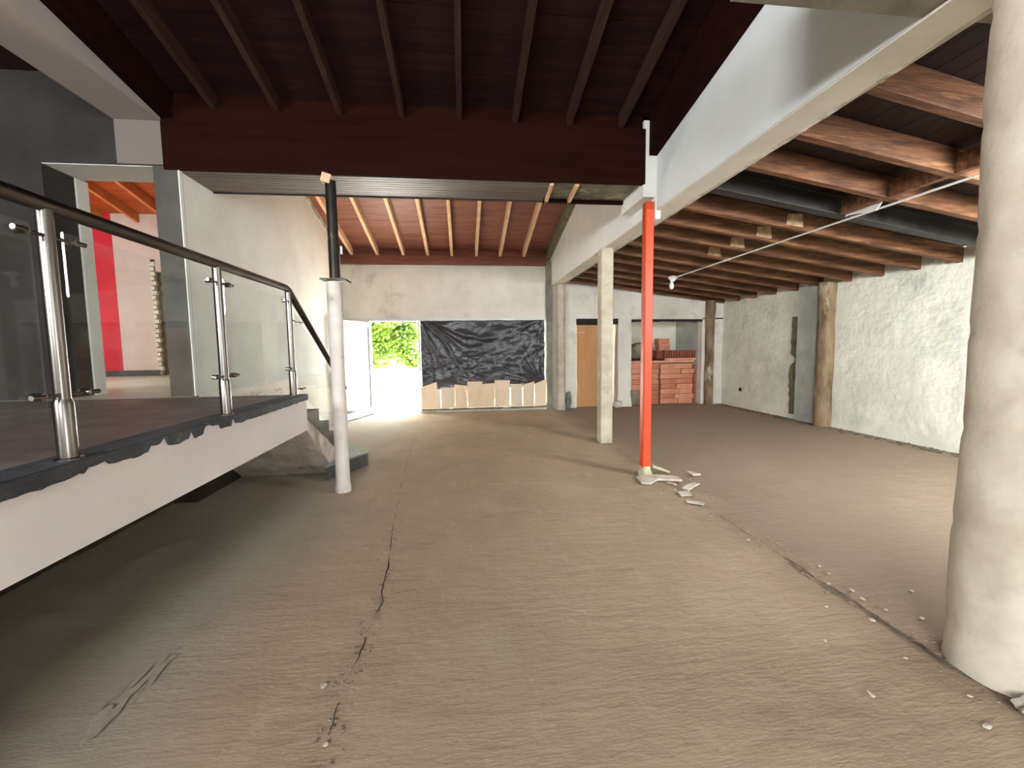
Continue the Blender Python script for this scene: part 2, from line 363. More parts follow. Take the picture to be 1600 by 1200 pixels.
bm = bm_new(); rnd = random.Random(31)
for k in range(46):
    t = rnd.random(); x = -1.50+.52*(1-t)*0+rnd.gauss(0, .03)+.06*t; y = 1.75+1.15*t**1.3; s_ = rnd.uniform(.008, .04)*(1.25-t)
    n = 9; vs = [bm.verts.new((x+math.cos(6.283*i/n)*s_*.6*rnd.uniform(.6, 1.2), y+math.sin(6.283*i/n)*s_*1.6*rnd.uniform(.7, 1.2), .0062+k*.00002)) for i in range(n)]
    bm.faces.new(vs)
obj('plaster_dust', bm, 'dustsmear', floor, kind='stuff')
# mortar joint between main hall and right bay, dark broken groove near the column
bm = bm_new(); prev = None
for i in range(90):
    y = 1.1+ i*.055; x = 2.22+.02*noise.noise(Vector((y*4, 0, 2)))+.012*noise.noise(Vector((y*15, 0, 2)))
    wd = (.003 if y > 2.6 else .012)*(1+1.6*noise.noise(Vector((y*7, 1, 7))))
    a = bm.verts.new((x-wd, y, .0065)); b = bm.verts.new((x+wd, y, .0065))
    if prev: bm.faces.new((prev[0], prev[1], b, a))
    prev = (a, b)
obj('mortar_joint', bm, 'jointdirt', floor)
# rubble dirt along the right wall foot
obj('wall_foot_rubble', lips(11, [(6.5, 10.1), (6.5, 8.2), (6.5, 7.0), (6.5, 4.5)], 420, .06, .01, .035), 'bare', floor, kind='stuff')
obj('clay_rubble', lips(12, [(6.42, 9.2), (6.4, 8.6), (6.4, 7.9)], 60, .05, .01, .03), 'clay3', floor, kind='stuff')

# ---- platform slab
pf = struct('floor_2', bx(-7.3, -1.6, -5, 4.5, .70, 1.06), 'platform')
obj('slab_face', bx(-1.62, -1.58, -5, 4.48, .70, 1.045), 'slabface', pf, label='pale painted edge face of the raised platform')
bm = bm_new()
low = []
rg = random.Random(4)
N_ = 150; z = .98
pts = []
N_ = 420
for i in range(N_+1):
    y = -5+9.49*i/N_
    z = 1.004+.007*noise.noise(Vector((y*2.2, 5, 0)))+.008*noise.noise(Vector((y*13, 5, 3)))+.005*noise.noise(Vector((y*40, 5, 3)))
    for yy, wd, up in ((2.33, .04, .03), (2.40, .03, .05), (2.63, .02, .035), (2.84, .09, .035), (2.80, .03, .02), (3.08, .025, .04), (1.98, .05, .02), (1.35, .1, .02)):
        if abs(y-yy) < wd: z += up
    pts.append((y, min(z, 1.055)))
pts += [(4.5, 1.063), (-5, 1.063)]
prism(bm, pts, 'x', -1.575, -1.565)
obj('nosing_strip', bm, 'nosing', pf, label='dark strip along the platform edge with torn lower border')
obj('dark_edge_band', bx(-1.74, -1.575, -5, 4.5, 1.058, 1.066), 'nosing', pf)
struct('floor_3', bx(-7.6, -2.72, 4.5, 12, .8, 1.06), 'annexfloor')
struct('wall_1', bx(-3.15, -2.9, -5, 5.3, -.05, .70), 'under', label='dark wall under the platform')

struct('wall_9', bx(-3.0, -2.68, 4.5, 5.37, -.05, .69), 'under', label='dark box added for the shade below the stair landing')  # dark box added where only shade falls below the landing
# ---- left wall and pier end
bm = prism(bm_new(), [(4.66, .0), (10.3, .0), (10.3, ZF(10.25)+.1), (5.1, ZF(5.1)+.1), (4.66, 3.4)], 'x', -2.92, -2.7)
wl = struct('wall_left', bm, 'white')
obj('pier_end', bx(-2.925, -2.695, 4.62, 4.68, 1.0, 3.30, .004), 'capdark', wl, label='dark end of the white wall')  # darker tone on the end face of the wall
obj('white_corner', bx(-2.700, -2.688, 4.615, 4.66, 1.06, 3.28), 'white', wl)
# peeled lower band: rough plaster below platform level
bm = bm_new(); n = 60
top = [(4.7+5.5*i/n, 1.055+.012*noise.noise(Vector((i*.8, 2, 0)))) for i in range(n+1)]
prism(bm, top+[(10.2, .0), (4.7, .0)], 'x', -2.70, -2.685)
obj('peeling_dado', bm, 'white_far', wl, label='rough peeling plaster band on the lower wall')
obj('plaster_flakes', lips(21, [(0, 0), (0, 0)], 1, 0, .001, .002), 'white', wl, kind='stuff')
bm = bm_new(); rg = random.Random(2)
for k in range(90):
    y = 4.75+rg.random()*2.6; z = 1.0-rg.random()**2*.22-(y-4.7)*.03; s = rg.uniform(.01, .05)
    vs = bmesh.ops.create_icosphere(bm, subdivisions=1, radius=s)['verts']
    bmesh.ops.scale(bm, vec=(.12, 1.6, .7), verts=vs); bmesh.ops.translate(bm, vec=(-2.684, y, z), verts=vs)
obj('plaster_blister', bm, 'dusty', wl, kind='stuff')

# ---- dark lateral wall, header and annex
wd_ = struct('wall_2', bx(-7.3, -3.9, 4.64, 4.98, 1.06, 5.6), 'dark', label='dark grey wall beyond the platform')
obj('door_jamb', bx(-4.2, -3.88, 4.98, 5.12, 1.06, 3.29), 'white', wd_, label='pale jamb strip beside the dark wall')  # light from the room beyond is put into this strip's white
obj('door_header', bx(-3.9, -3.22, 4.64, 5.04, 3.30, 5.6), 'dark', wd_)
obj('header_underside', bx(-3.9, -2.7, 4.645, 5.06, 3.294, 3.30), 'white', wd_, label='white underside of the header')
obj('header_block', bx(-3.22, -2.81, 4.60, 5.04, 3.30, 3.78, .004), 'blocktaupe', wd_, label='taupe block where the left beam lands')
bm = prism(bm_new(), [(-5, 3.70), (4.61, 3.70), (4.61, 4.05), (-5, 6.25)], 'x', -3.22, -2.81)
struct('trim_1', bm, 'greybrown', label='taupe roof beam along the left side of the hall')
struct('wall_3', bx(-7.4, -7.2, -5, 5, 0, 6), 'dark')
struct('ceiling_4', prism(bm_new(), [(-5, 6.2), (4.7, 4.1), (4.7, 4.2), (-5, 6.3)], 'x', -7.3, -3.2), 'bayboard')
# annex walls
wa = struct('wall_4', None)
obj('pink_face', prism(bm_new(), [(-6.46, 1.06), (-5.84, 1.06), (-5.84, 3.27), (-5.76, 3.27), (-5.76, 3.04), (-2.9, 3.04), (-2.9, 4.1), (-6.46, 4.1)], 'y', 8.95, 9.1), 'pink', wa, label='dusty pink wall of the upper room')
obj('red_face', bx(-7.6, -6.46, 8.94, 9.1, 1.06, 4.1), 'red', wa, label='bright red painted strip of wall')
obj('skirting', bx(-7.6, -5.8, 8.92, 8.95, 1.06, 1.17), 'nosing', wa, label='black skirting')
for k in range(24):
    z = 1.07+k*.09
    obj('brick', bx(-5.85, -5.79+(.025 if k % 2 else 0)+(.01 if k % 3 else 0), 8.93, 9.0, z, z+.075, .004), 'chip', wa)
obj('recess_face', bx(-6.2, -2.9, 9.1, 9.35, 1.06, 3.3), 'tarpbrown', wa, label='brownish recess beside the toothed edge')
struct('wall_10', bx(-7.8, -7.6, 4.6, 9.1, .8, 5.2), 'pink')
struct('wall_5', bx(-6.3, -2.9, 11.9, 12.1, .8, 4), 'pink')
ac = struct('ceiling_3', None)
for k in range(30):
    y = 4.9+k*.24
    obj('board', prism(bm_new(), [(y, ZF(y)+.16), (y+.232, ZF(y+.232)+.16), (y+.232, ZF(y+.232)+.19), (y, ZF(y)+.19)], 'x', -7.7, -2.92), 'annexwood', ac)
for x in (-3.1, -3.68, -4.26, -4.84, -5.42, -6.0, -6.58, -7.16):
    obj('rafter', prism(bm_new(), [(4.9, ZF(4.9)), (12, ZF(12)), (12, ZF(12)+.16), (4.9, ZF(4.9)+.16)], 'x', x-.03, x+.03), 'annexrafter', ac)

# ---- far wall
wf = struct('wall_back', bx(-2.9, 2.1, 10.25, 10.5, 2.22, 3.95), 'white_far', label='limewashed wall over the entrance')
obj('lower_beam', bx(-2.9, 2.08, 10.235, 10.25, 2.22, 2.48, .003), 'white_far', wf)
obj('infill', bx(2.0, 2.4, 10.36, 10.55, 0, 4.2), 'white_far', wf)  # unseen filler added to keep sun from leaking in at this corner
obj('side_pier', bx(-2.9, -2.14, 10.25, 10.5, 0, 2.22), 'white_far', wf)
obj('grey_edge', bx(2.02, 2.16, 10.15, 10.4, 0, 3.55), 'greybeam', wf, label='grey strip at the end of the entrance wall')
for k in range(1): pass
# right part with two openings
wr = struct('wall_back_2', prism(bm_new(), [(2.1, 2.19), (6.7, 2.17), (6.7, 2.66), (2.1, 3.2)], 'y', 10.25, 10.45), 'white_far', label='pale wall over the two openings')
obj('pier', bx(2.1, 2.79, 10.25, 10.45, 0, 2.19), 'white_far', wr)
bm = bx(3.83, 4.17, 10.2, 10.6, 0, 2.18)
bmesh.ops.subdivide_edges(bm, edges=bm.edges[:], cuts=6, use_grid_fill=True)
for v in bm.verts:
    v.co += Vector((.02*noise.noise(v.co*4), .02*noise.noise(v.co*5+Vector((3, 0, 0))), 0))
    if v.co.z < .3: v.co.x += (v.co.x-4)*(.3-v.co.z)*.8
obj('pier', bm, 'white_far', wr, label='rough white pier between the two openings')
obj('pier', bx(6.06, 6.7, 10.25, 10.45, 0, 2.2), 'white_far', wr)
obj('lintel', bx(2.78, 3.84, 10.22, 10.4, 2.06, 2.195), 'void', wr, label='dark timber lintel over the brown board')
bm = bm_new()
prism(bm, [(4.16, 2.165)]+[(4.16+1.9*i/20, 2.115+.02*noise.noise(Vector((i*1.3, 0, 0)))) for i in range(21)]+[(6.06, 2.165)], 'y', 10.24, 10.3)
obj('lintel', bm, 'void', wr, label='thin broken dark lintel over the brick stack')
al = struct('wall_6', bx(2.2, 7, 11.6, 11.8, 0, 2.7), 'white_far', label='cream wall behind the brick stack')
obj('dark_backdrop', bx(2.8, 3.84, 10.75, 10.8, 0, 2.2), 'void', al)  # dark sheet stands in for the darkness behind the brown board
obj('side', bx(6.06, 6.2, 10.45, 11.6, 0, 2.5), 'cement', al)
obj('side', bx(4.0, 4.16, 10.6, 11.6, 0, 2.5), 'white_far', al)
obj('top', bx(2.1, 7, 10.45, 11.8, 2.66, 2.76), 'white_far', al)

# ---- right wall, piers
bm = bm_new(); ny, nz_ = 130, 36
gg = []
for j in range(ny+1):
    y = -5+15.3*j/ny; row = []
    for k in range(nz_+1):
        z = 2.75*k/nz_
        d = .02*noise.noise(Vector((y*1.2, z*1.2, 3)))+.012*noise.noise(Vector((y*5, z*5, 8)))
        if z < .15: d += .03*(.15-z)/.15*noise.noise(Vector((y*6, 0, 1)))
        row.append(bm.verts.new((6.62+d, y, z)))
    gg.append(row)
for j in range(ny):
    for k in range(nz_): bm.faces.new((gg[j][k], gg[j][k+1], gg[j+1][k+1], gg[j+1][k]))
box(bm, 6.7, 6.9, -5, 10.3, 0, 2.75)
wrt = struct('wall_right', bm, 'rightwall', label='rough whitewashed side wall')
for p in wrt.data.polygons: p.use_smooth = True
obj('cement_pier', bx(6.54, 6.7, 7.27, 7.72, 0, 2.62, .01), 'cement', wrt, label='blue-grey cement pier')
# broken strip of bare render
L_ = [(7.72+.0*i, .1+1.95*i/24) for i in range(25)]; R_ = [(7.90+.05*noise.noise(Vector((i*.7, 1, 1)))+(.03 if 6 < i < 12 else 0)-(.10 if i in (13, 14) else 0), .1+1.95*i/24) for i in range(24, -1, -1)]
obj('bare_strip', prism(bm_new(), L_+R_, 'x', 6.58, 6.64), 'bare', wrt, label='strip of bare brown render where plaster has fallen')
obj('socket', bx(6.585, 6.61, 9.42, 9.5, .40, .48, .004), 'void', wrt, label='small dark socket hole')
def pier(cx, cy, rad, z1, name, lab):
    prof = [(rad*(1+.06*noise.noise(Vector((z*.2, 3, 0)))), z1*z/24) for z in range(25)]
    return prof
bm = lathe(bm_new(), 6.53, 7.03, pier(0, 0, .135, 2.6, '', ''), 20, .02)
obj('pilaster', bm, 'brownpost', wrt, smooth=True, label='brown stained round pilaster against the right wall')
bm = lathe(bm_new(), 6.22, 10.16, pier(0, 0, .105, 2.62, '', ''), 20, .02)
obj('pilaster', bm, 'brownpost', wrt, smooth=True, label='brown stained round pilaster in the far corner')

# ---- walls behind the camera
wb = struct('wall_front', bx(-7.3, 3.9, -5.2, -5, 0, 6), 'white')
obj('lintel', bx(3.9, 5.2, -5.2, -5, 2.3, 6), 'white', wb); obj('pier', bx(5.2, 6.9, -5.2, -5, 0, 3.2), 'white', wb)

# ---- big white beam wall between hall and right bay
bm = prism(bm_new(), [(-5, 3.0), (10.3, 3.0), (10.3, ZF(10.3)+.2), (5.25, ZF(5.25)+.2), (5.25, 4.9), (4.64, 4.9), (4.64, 4.05), (-5, 6.3)], 'x', 2.15, 2.38)
wbm = struct('wall_7', bm, 'beam', label='long white beam wall over the row of posts')
bm = bm_new(); n = 90
prism(bm, [(-5+15.3*i/n, 2.985+.008*noise.noise(Vector((i*.9, 0, 0)))) for i in range(n+1)]+[(10.3, 3.06+0), (-5, 3.06)], 'x', 2.375, 2.41)
obj('bare_edge', bm, 'beamedge', wbm, label='chipped bare lower edge')
obj('bare_underside', bx(2.152, 2.385, -5, 10.2, 2.986, 2.998), 'white_far', wbm)
obj('pilaster', bx(2.0, 2.15, 4.60, 5.25, 3.13, 3.93, .004), 'white', wbm, label='white pilaster where the box beam lands')
# ---- grey cross beam close above
xb = struct('trim_2', bx(1.2, 7, .9, 1.87, 3.0, 3.5), 'greybeam', label='grey concrete cross beam close overhead')

# ---- near roof
cn = struct('ceiling', None)
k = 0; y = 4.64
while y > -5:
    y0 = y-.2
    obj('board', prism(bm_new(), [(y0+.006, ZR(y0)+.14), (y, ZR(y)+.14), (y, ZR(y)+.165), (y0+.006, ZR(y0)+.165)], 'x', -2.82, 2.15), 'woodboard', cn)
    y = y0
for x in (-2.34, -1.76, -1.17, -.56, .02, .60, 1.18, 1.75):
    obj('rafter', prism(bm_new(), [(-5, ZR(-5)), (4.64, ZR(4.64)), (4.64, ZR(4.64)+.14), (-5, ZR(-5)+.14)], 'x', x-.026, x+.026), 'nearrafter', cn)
obj('edge_rafter', prism(bm_new(), [(-5, 5.3), (2.92, 3.87), (4.62, 3.56), (4.62, 4.0), (-5, 6.1)], 'x', 2.06, 2.148), 'fascia', cn, label='deep dark timber against the white beam')
obj('edge_rafter', prism(bm_new(), [(-5, 5.3), (3.47, 3.90), (4.60, 3.73), (4.60, 4.0), (-5, 6.1)], 'x', -2.808, -2.70), 'fascia', cn, label='deep dark timber against the left beam')
# ---- box beam
bb = struct('trim_3', None, label='dark boxed beam across the hall')
obj('fascia_board', bx(-2.815, 2.02, 4.60, 4.64, 3.26, 3.84), 'fascia', bb, label='wide dark brown fascia board')
obj('core', bx(-2.815, 2.0, 4.64, 5.2, 3.34, 4.9), 'fascia', bb)
for i in range(9):
    y0 = 4.645+i*.0625
    obj('soffit_strip', bx(-2.83, 1.0, y0, y0+.058, 3.262, 3.275, .003), 'soffit', bb)
obj('raw_soffit', bx(1.0, 2.0, 4.65, 5.2, 3.285, 3.30), 'soffitraw', bb, label='bare greenish part of the beam underside')
obj('far_lip', bx(-2.83, 1.0, 5.205, 5.225, 3.25, 3.40), 'void', bb)
obj('far_lip', bx(1.0, 2.0, 5.19, 5.24, 3.245, 3.33), 'fascia', bb)
R45 = Matrix.Rotation(.18, 3, 'Z')
for xx in (1.02, 1.30):
    bm = bm_new(); box(bm, xx-.02, xx+.02, 4.66, 5.24, 3.245, 3.29, 0, Matrix.Rotation(-.08, 3, 'Z')); obj('batten', bm, 'rafter', bb, label='pale batten under the bare part')
# ---- far roof
cf = struct('ceiling_2', None)
y = 10.25
while y > 5.22:
    y0 = y-.25
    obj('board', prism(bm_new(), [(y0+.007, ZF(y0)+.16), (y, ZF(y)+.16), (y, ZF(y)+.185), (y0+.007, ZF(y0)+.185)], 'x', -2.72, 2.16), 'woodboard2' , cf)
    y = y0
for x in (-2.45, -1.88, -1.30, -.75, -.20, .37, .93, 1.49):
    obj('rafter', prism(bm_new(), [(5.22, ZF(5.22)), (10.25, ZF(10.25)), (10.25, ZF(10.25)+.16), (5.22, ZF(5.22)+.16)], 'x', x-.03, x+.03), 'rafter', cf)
obj('rafter', prism(bm_new(), [(5.22, ZF(5.22)-.02), (10.25, ZF(10.25)-.02), (10.25, ZF(10.25)+.16), (5.22, ZF(5.22)+.16)], 'x', 2.04, 2.148), 'bare', cf, label='grey weathered rafter against the white beam')
obj('back_board', bx(-2.7, 2.16, 10.235, 10.26, 3.6, 3.84), 'woodboard2', cf)
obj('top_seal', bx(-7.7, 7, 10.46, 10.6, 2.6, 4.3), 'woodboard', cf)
obj('wall_plate', bx(-2.7, 2.1, 10.19, 10.27, 3.45, 3.66), 'woodboard2', cf, label='red-brown timber plate along the top of the wall')
bm = bm_new(); prism(bm, [(5.3+4.9*i/40, ZF(5.3+4.9*i/40)+.05+.015*noise.noise(Vector((i*1.1, 2, 2)))) for i in range(41)]+[(10.2, ZF(10.2)+.17), (5.3, ZF(5.3)+.17)], 'x', -2.71, -2.685)
obj('plaster_line', bm, 'beamedge', cf)

# ---- right bay roof: joists
cj = struct('ceiling_5', None)
def skew(y, x): return y+.1*(x-2.4)
jy = [-1.2, -.6, 0, .6, 1.2, 1.8, 2.40, 2.97, 3.52, 4.05, 4.60, 5.12, 5.66, 6.22, 6.8, 7.38, 7.98, 8.58, 9.18, 9.78]
def joistbm(y, d=.2, t=.075, x0=2.39, x1=6.62):
    bm = bm_new(); V = []
    for x in (x0, x1):
        for yy in (0, t):
            for zz in (0, d): V.append(bm.verts.new((x, skew(y, x)+yy, ZJ(x)+zz)))
    for f in ((0, 1, 3, 2), (4, 6, 7, 5), (0, 4, 5, 1), (2, 3, 7, 6), (0, 2, 6, 4), (1, 5, 7, 3)): bm.faces.new([V[i] for i in f])
    bmesh.ops.recalc_face_normals(bm, faces=bm.faces[:]); bmesh.ops.bevel(bm, geom=bm.edges[:], offset=.005, segments=1, affect='EDGES'); return bm
for y in jy:
    if y == 4.05:
        bm = bm_new(); yb = y
        for (a, b_, c_, d_) in ((0, .12, 0, .012), (.052, .066, .012, .19), (0, .12, .19, .2)):
            V = []
            for x in (2.39, 6.62):
                for yy in (a, b_):
                    for zz in (c_, d_): V.append(bm.verts.new((x, skew(y-.02, x)+yy, ZJ(x)+zz)))
            for f in ((0, 1, 3, 2), (4, 6, 7, 5), (0, 4, 5, 1), (2, 3, 7, 6), (0, 2, 6, 4), (1, 5, 7, 3)): bm.faces.new([V[i] for i in f])
        bmesh.ops.recalc_face_normals(bm, faces=bm.faces[:])
        obj('steel_joist', bm, 'steel', cj, label='dark steel joist among the timber ones')
    else:
        obj('joist', joistbm(y), 'joist', cj)
        if y > 1 and y < 4: obj('mortar_pocket', bx(2.44, 2.53, y-.012, y+.02, 3.05, 3.22, .006), 'paletim', cj)
    if 4.4 < y < 6.5:
        xx = 3.82
        obj('pale_scar', prism(bm_new(), [(xx, ZJ(xx)+.03), (xx+.22, ZJ(xx+.22)+.03), (xx+.2, ZJ(xx)+.16), (xx+.02, ZJ(xx)+.15)], 'y', skew(y, xx)-.006, skew(y, xx)+.03), 'paletim', cj, label='pale scar where a batten was removed')
for k in range(31):
    x = 2.39+k*.137
    pts = [(x, ZJ(x)+.2), (x+.132, ZJ(x+.132)+.2), (x+.132, ZJ(x+.132)+.22), (x, ZJ(x)+.22)]
    if True:
        obj('board', prism(bm_new(), pts, 'y', -5, 10.6), 'bayboard', cj)
# blocking between the near joists, at x about 4
for a, b_ in ((2.52, 3.10), (3.12, 3.64), (3.66, 4.15)):
    obj('blocking', bx(3.98, 4.05, a+.06, b_+.03, ZJ(4)+.0, ZJ(4)+.15, .004), 'joist', cj)
bm = bm_new(); box(bm, 4.18, 4.32, 2.75, 3.0, 2.90, 3.02, .006, Matrix.Rotation(.4, 3, 'Z'))
obj('wedge', bm, 'paletim', cj, label='broken pale end of a timber block')

# unseen decks added over the boards to stop sun leaking through the gaps
struct('ceiling_6', prism(bm_new(), [(2.3, ZJ(2.3)+.225), (4.33, ZJ(4.33)+.225), (4.33, ZJ(4.33)+.26), (2.3, ZJ(2.3)+.26)], 'y', -5, 10.7), 'void')
struct('ceiling_7', prism(bm_new(), [(4.33, ZJ(4.33)+.225), (6.9, ZJ(6.9)+.225), (6.9, ZJ(6.9)+.26), (4.33, ZJ(4.33)+.26)], 'y', -5, 10.7), 'void')
struct('ceiling_8', prism(bm_new(), [(-5, ZR(-5)+.17), (5.25, ZR(5.25)+.17), (5.25, ZR(5.25)+.2), (-5, ZR(-5)+.2)], 'x', -3.3, 2.3), 'void')
struct('ceiling_9', prism(bm_new(), [(4.7, ZF(4.7)+.195), (12.2, ZF(12.2)+.195), (12.2, ZF(12.2)+.23), (4.7, ZF(4.7)+.23)], 'x', -7.8, -2.9), 'void')
struct('ceiling_10', prism(bm_new(), [(4.7, ZF(4.7)+.195), (10.6, ZF(10.6)+.195), (10.6, ZF(10.6)+.23), (4.7, ZF(4.7)+.23)], 'x', -2.9, 2.4), 'void')
# ================================================================== ENTRANCE
dr = struct('door_1', None)
obj('frame_post', bx(-2.17, -2.12, 10.22, 10.32, 0, 2.2), 'alu', dr); obj('frame_post', bx(-1.02, -.985, 10.2, 10.32, 0, 2.2), 'alu', dr)
obj('frame_head', bx(-2.17, 2.02, 10.21, 10.32, 2.16, 2.225), 'alu', dr)
obj('threshold', bx(-2.17, -1.0, 10.2, 10.4, -.01, .02), 'alu', dr)
# opened leaf
lf = thing('door_leaf', 'white framed glass door leaf standing open beside the left wall', 'door', (-2.12, 10.2, .02))
p0 = Vector((-2.12, 10.2)); dv = (Vector((-2.5, 9.05))-p0).normalized(); nv = Vector((-dv.y, dv.x))
def leafbox(s0, s1, z0, z1, t=.02, off=0):
    P = [p0+dv*s0+nv*(off-t), p0+dv*s1+nv*(off-t), p0+dv*s1+nv*(off+t), p0+dv*s0+nv*(off+t)]
    return prism(bm_new(), [tuple(p) for p in P], 'z', z0, z1)
obj('stile', leafbox(0, .07, .02, 2.13), 'alu', lf); obj('stile', leafbox(1.12, 1.19, .02, 2.13), 'alu', lf)
for s0, s1, z0, z1 in ((.068, .082, .16, 2.04), (1.108, 1.122, .16, 2.04), (.08, 1.11, 2.022, 2.04), (.08, 1.11, .16, .175)): obj('gasket', leafbox(s0, s1, z0, z1, .012), 'steel', lf)
obj('edge_seal', leafbox(-.012, -.002, .02, 2.13, .018), 'steel', lf)
obj('rail', leafbox(.07, 1.12, 2.04, 2.13), 'alu', lf); obj('rail', leafbox(.07, 1.12, .02, .16), 'alu', lf)
obj('glass_pane', leafbox(.07, 1.12, .16, 2.04, .004), 'hazyglass', lf, label='hazy clear pane')
# glazed bay to the right of the door, covered
wn = struct('window_1', None)
obj('glass_pane', bx(-.98, 2.0, 10.28, 10.29, .1, 2.16), 'paneglass', wn)
obj('sill_backing', bx(-1.0, 2.2, 10.3, 10.36, 0, .13), 'cement', wn); obj('sill', bx(-1.0, 2.03, 10.18, 10.34, 0, .05), 'cement', wn); obj('bottom_rail', bx(-1.0, 2.02, 10.22, 10.32, .05, .1), 'bare', wn)  # sill backing added to block a sun leak below the glass
obj('frame_post', bx(1.995, 2.02, 10.22, 10.32, .05, 2.16), 'alu', wn)
# black plastic sheet
bm = bm_new(); nx, nz2 = 150, 90; G = []
for j in range(nz2+1):
    row = []
    for i in range(nx+1):
        u = i/nx; v = j/nz2
        x = -.97+2.95*u; z = 2.165-1.62*v
        # folds fan out of the pinned upper left and both right corners
        d = 0
        for (cu, cv, amp, fr, fall) in ((-.03, -.10, .062, 8, 1.3), (1.02, 1.0, .045, 9, 2.2), (1.0, -.05, .02, 9, 2.6)):
            dx = (u-cu)*1.8; dz = v-cv; rr = math.hypot(dx, dz); an = math.atan2(dz, dx)
            d += amp*math.exp(-rr*fall)*rr**.5*1.6*(math.sin(an*fr*1.6+2*noise.noise(Vector((an*3, rr*2, cu))))**3)
        sx = noise.noise(Vector((u*5, v*7, 2)))
        d += .022*noise.noise(Vector((u*5+sx, v*8+u*5, 0)))+.012*abs(noise.noise(Vector((u*24, v*26+sx, 1))))*(1.6 if v > .5 and u < .7 else .6)
        d += .02*math.exp(-((u-.95)/.012)**2)
        x += .012*noise.noise(Vector((v*6, 0, 1)))*(u < .02 or u > .98); z += .012*noise.noise(Vector((u*9, 3, 1)))*(v < .02)
        if v > .98: z += .03*noise.noise(Vector((u*5, 9, 1)))
        row.append(bm.verts.new((x, 10.19-d, z)))
    G.append(row)
for j in range(nz2):
    for i in range(nx): bm.faces.new((G[j][i], G[j][i+1], G[j+1][i+1], G[j+1][i]))
tp = tag(obj('plastic_sheet', bm, 'tarp', base=(.5, 10.2, .55), smooth=True), 'creased black plastic sheet hung over the window beside the open door', 'plastic sheet')
sm = tp.modifiers.new('thickness', 'SOLIDIFY'); sm.thickness = .002
# cardboard pieces in front of the sheet's foot
cards = [(-.98, -.63, .61, .73, 0), (-.63, -.545, .56, .55, 1), (-.525, -.215, .585, .585, 1), (-.205, .09, .66, .62, 0), (.10, .44, .72, .715, 0), (.44, .74, .655, .67, 0),
         (.75, 1.105, .735, .735, 0), (1.13, 1.415, .645, .635, 1), (1.43, 1.70, .615, .69, 0), (1.715, 1.985, .63, .74, 0)]
words = ['slanting-topped cardboard sheet at the left end, against the door frame', 'narrow low strip of cardboard right of the leftmost sheet', 'low greyish cardboard sheet, third from the door',
         'cardboard sheet with a top sloping down to the right, fourth from the door', 'tall flat-topped cardboard sheet left of centre, fifth from the door', 'cardboard sheet between the two tallest ones',
         'tallest cardboard sheet, seventh from the door', 'low greyish cardboard sheet right of the tallest one', 'cardboard sheet with a rising top, second from the right end', 'spotted cardboard sheet at the right end, highest at its right corner']
for (a, b_, za, zb, g), wd in zip(cards, words):
    bm = prism(bm_new(), [(a-.006, .105), (b_+.002, .105), (b_+.008, zb), (a-.006, za)], 'y', 10.125+.012*(cards.index((a, b_, za, zb, g)) % 2), 10.131+.012*(cards.index((a, b_, za, zb, g)) % 2))
    bmesh.ops.subdivide_edges(bm, edges=bm.edges[:], cuts=2)
    for v in bm.verts: v.co.y += .008*noise.noise(v.co*3)+(.7-v.co.z)*-.01
    tag(obj('cardboard_sheet', bm, 'cardgrey' if g else 'card', base=((a+b_)/2, 10.13, .1)), wd, 'cardboard', 'cardboard sheets along the foot of the window')
bm = bm_new(); n = 40
prism(bm, [(-.97+2.95*i/n, .095+.012*noise.noise(Vector((i*.9, 0, 3)))) for i in range(n+1)]+[(1.98, .055), (-.97, .055)], 'y', 10.11, 10.17)
tag(obj('timber_batten', bm, 'brownpost', base=(.5, 10.14, .05)), 'thin stained batten holding the cardboard along the window sill', 'batten')

# ================================================================== POSTS
lp = thing('white_post', 'round white post with black steel top standing beside the stairs', 'post', (-1.3, 4.62, 0))
prof = [(.082, 0), (.08, .05), (.072, .09)]+[(.070+.002*math.sin(z*4), z) for z in [.12+.13*i for i in range(17)]]
obj('shaft', lathe(bm_new(), -1.3, 4.62, prof, 28, .004), 'postwhite', lp, smooth=True)
bm = bx(-1.41, -1.17, 4.53, 4.71, 2.215, 2.228)
tube(bm, (-1.17, 4.60, 2.222), (-1.12, 4.6, 2.19), .008, seg=8)
obj('plate', bm, 'blacktube', lp, label='thin rusty steel plate')
obj('tube', tube(bm_new(), (-1.285, 4.62, 2.228), (-1.285, 4.62, 3.2), .052, seg=24), 'blacktube', lp, smooth=True, label='black steel upper tube')
bm = bm_new(); box(bm, -1.36, -1.27, 4.56, 4.66, 3.17, 3.26, .004, Matrix.Rotation(.3, 3, 'Y')); obj('packer', bm, 'rafter', lp, label='wooden packing piece under the beam')
obj('bracket', bx(-1.215, -1.20, 4.6, 4.64, 2.48, 2.56, .003), 'plastic', lp)

cp = obj('concrete_post', None or (lambda b: b)(bx(2.10, 2.29, 6.31, 6.50, 0, 2.98, .012)), 'concrete', base=(2.195, 6.4, 0))
tag(cp, 'square cream concrete post beneath the white beam, behind the orange prop', 'post')
obj('cap_mortar', bx(2.13, 2.27, 6.33, 6.48, 2.965, 3.0, .006), 'beamedge', cp)
fc = obj('concrete_post', lathe(bm_new(), 2.34, 10.02, [(.115, .0)]+[(.105, .1+.145*i) for i in range(20)]+[(.11, 2.98)], 20, .006), 'concrete', base=(2.34, 10.02, 0), smooth=True)
tag(fc, 'round pale concrete post at the far end of the white beam', 'post')
prof = []
for i in range(61):
    z = 3.0*i/60; r = .2+.004*math.sin(z*3)
    if i % 9 == 4: r -= .006
    if i < 3: r += .012*(3-i)/3
    prof.append((r, z))
rc = obj('concrete_column', lathe(bm_new(), 2.44, 1.56, prof, 48, .008), 'col', base=(2.44, 1.56, 0), smooth=True)
tag(rc, 'large round concrete column at the right edge of the photo', 'column')

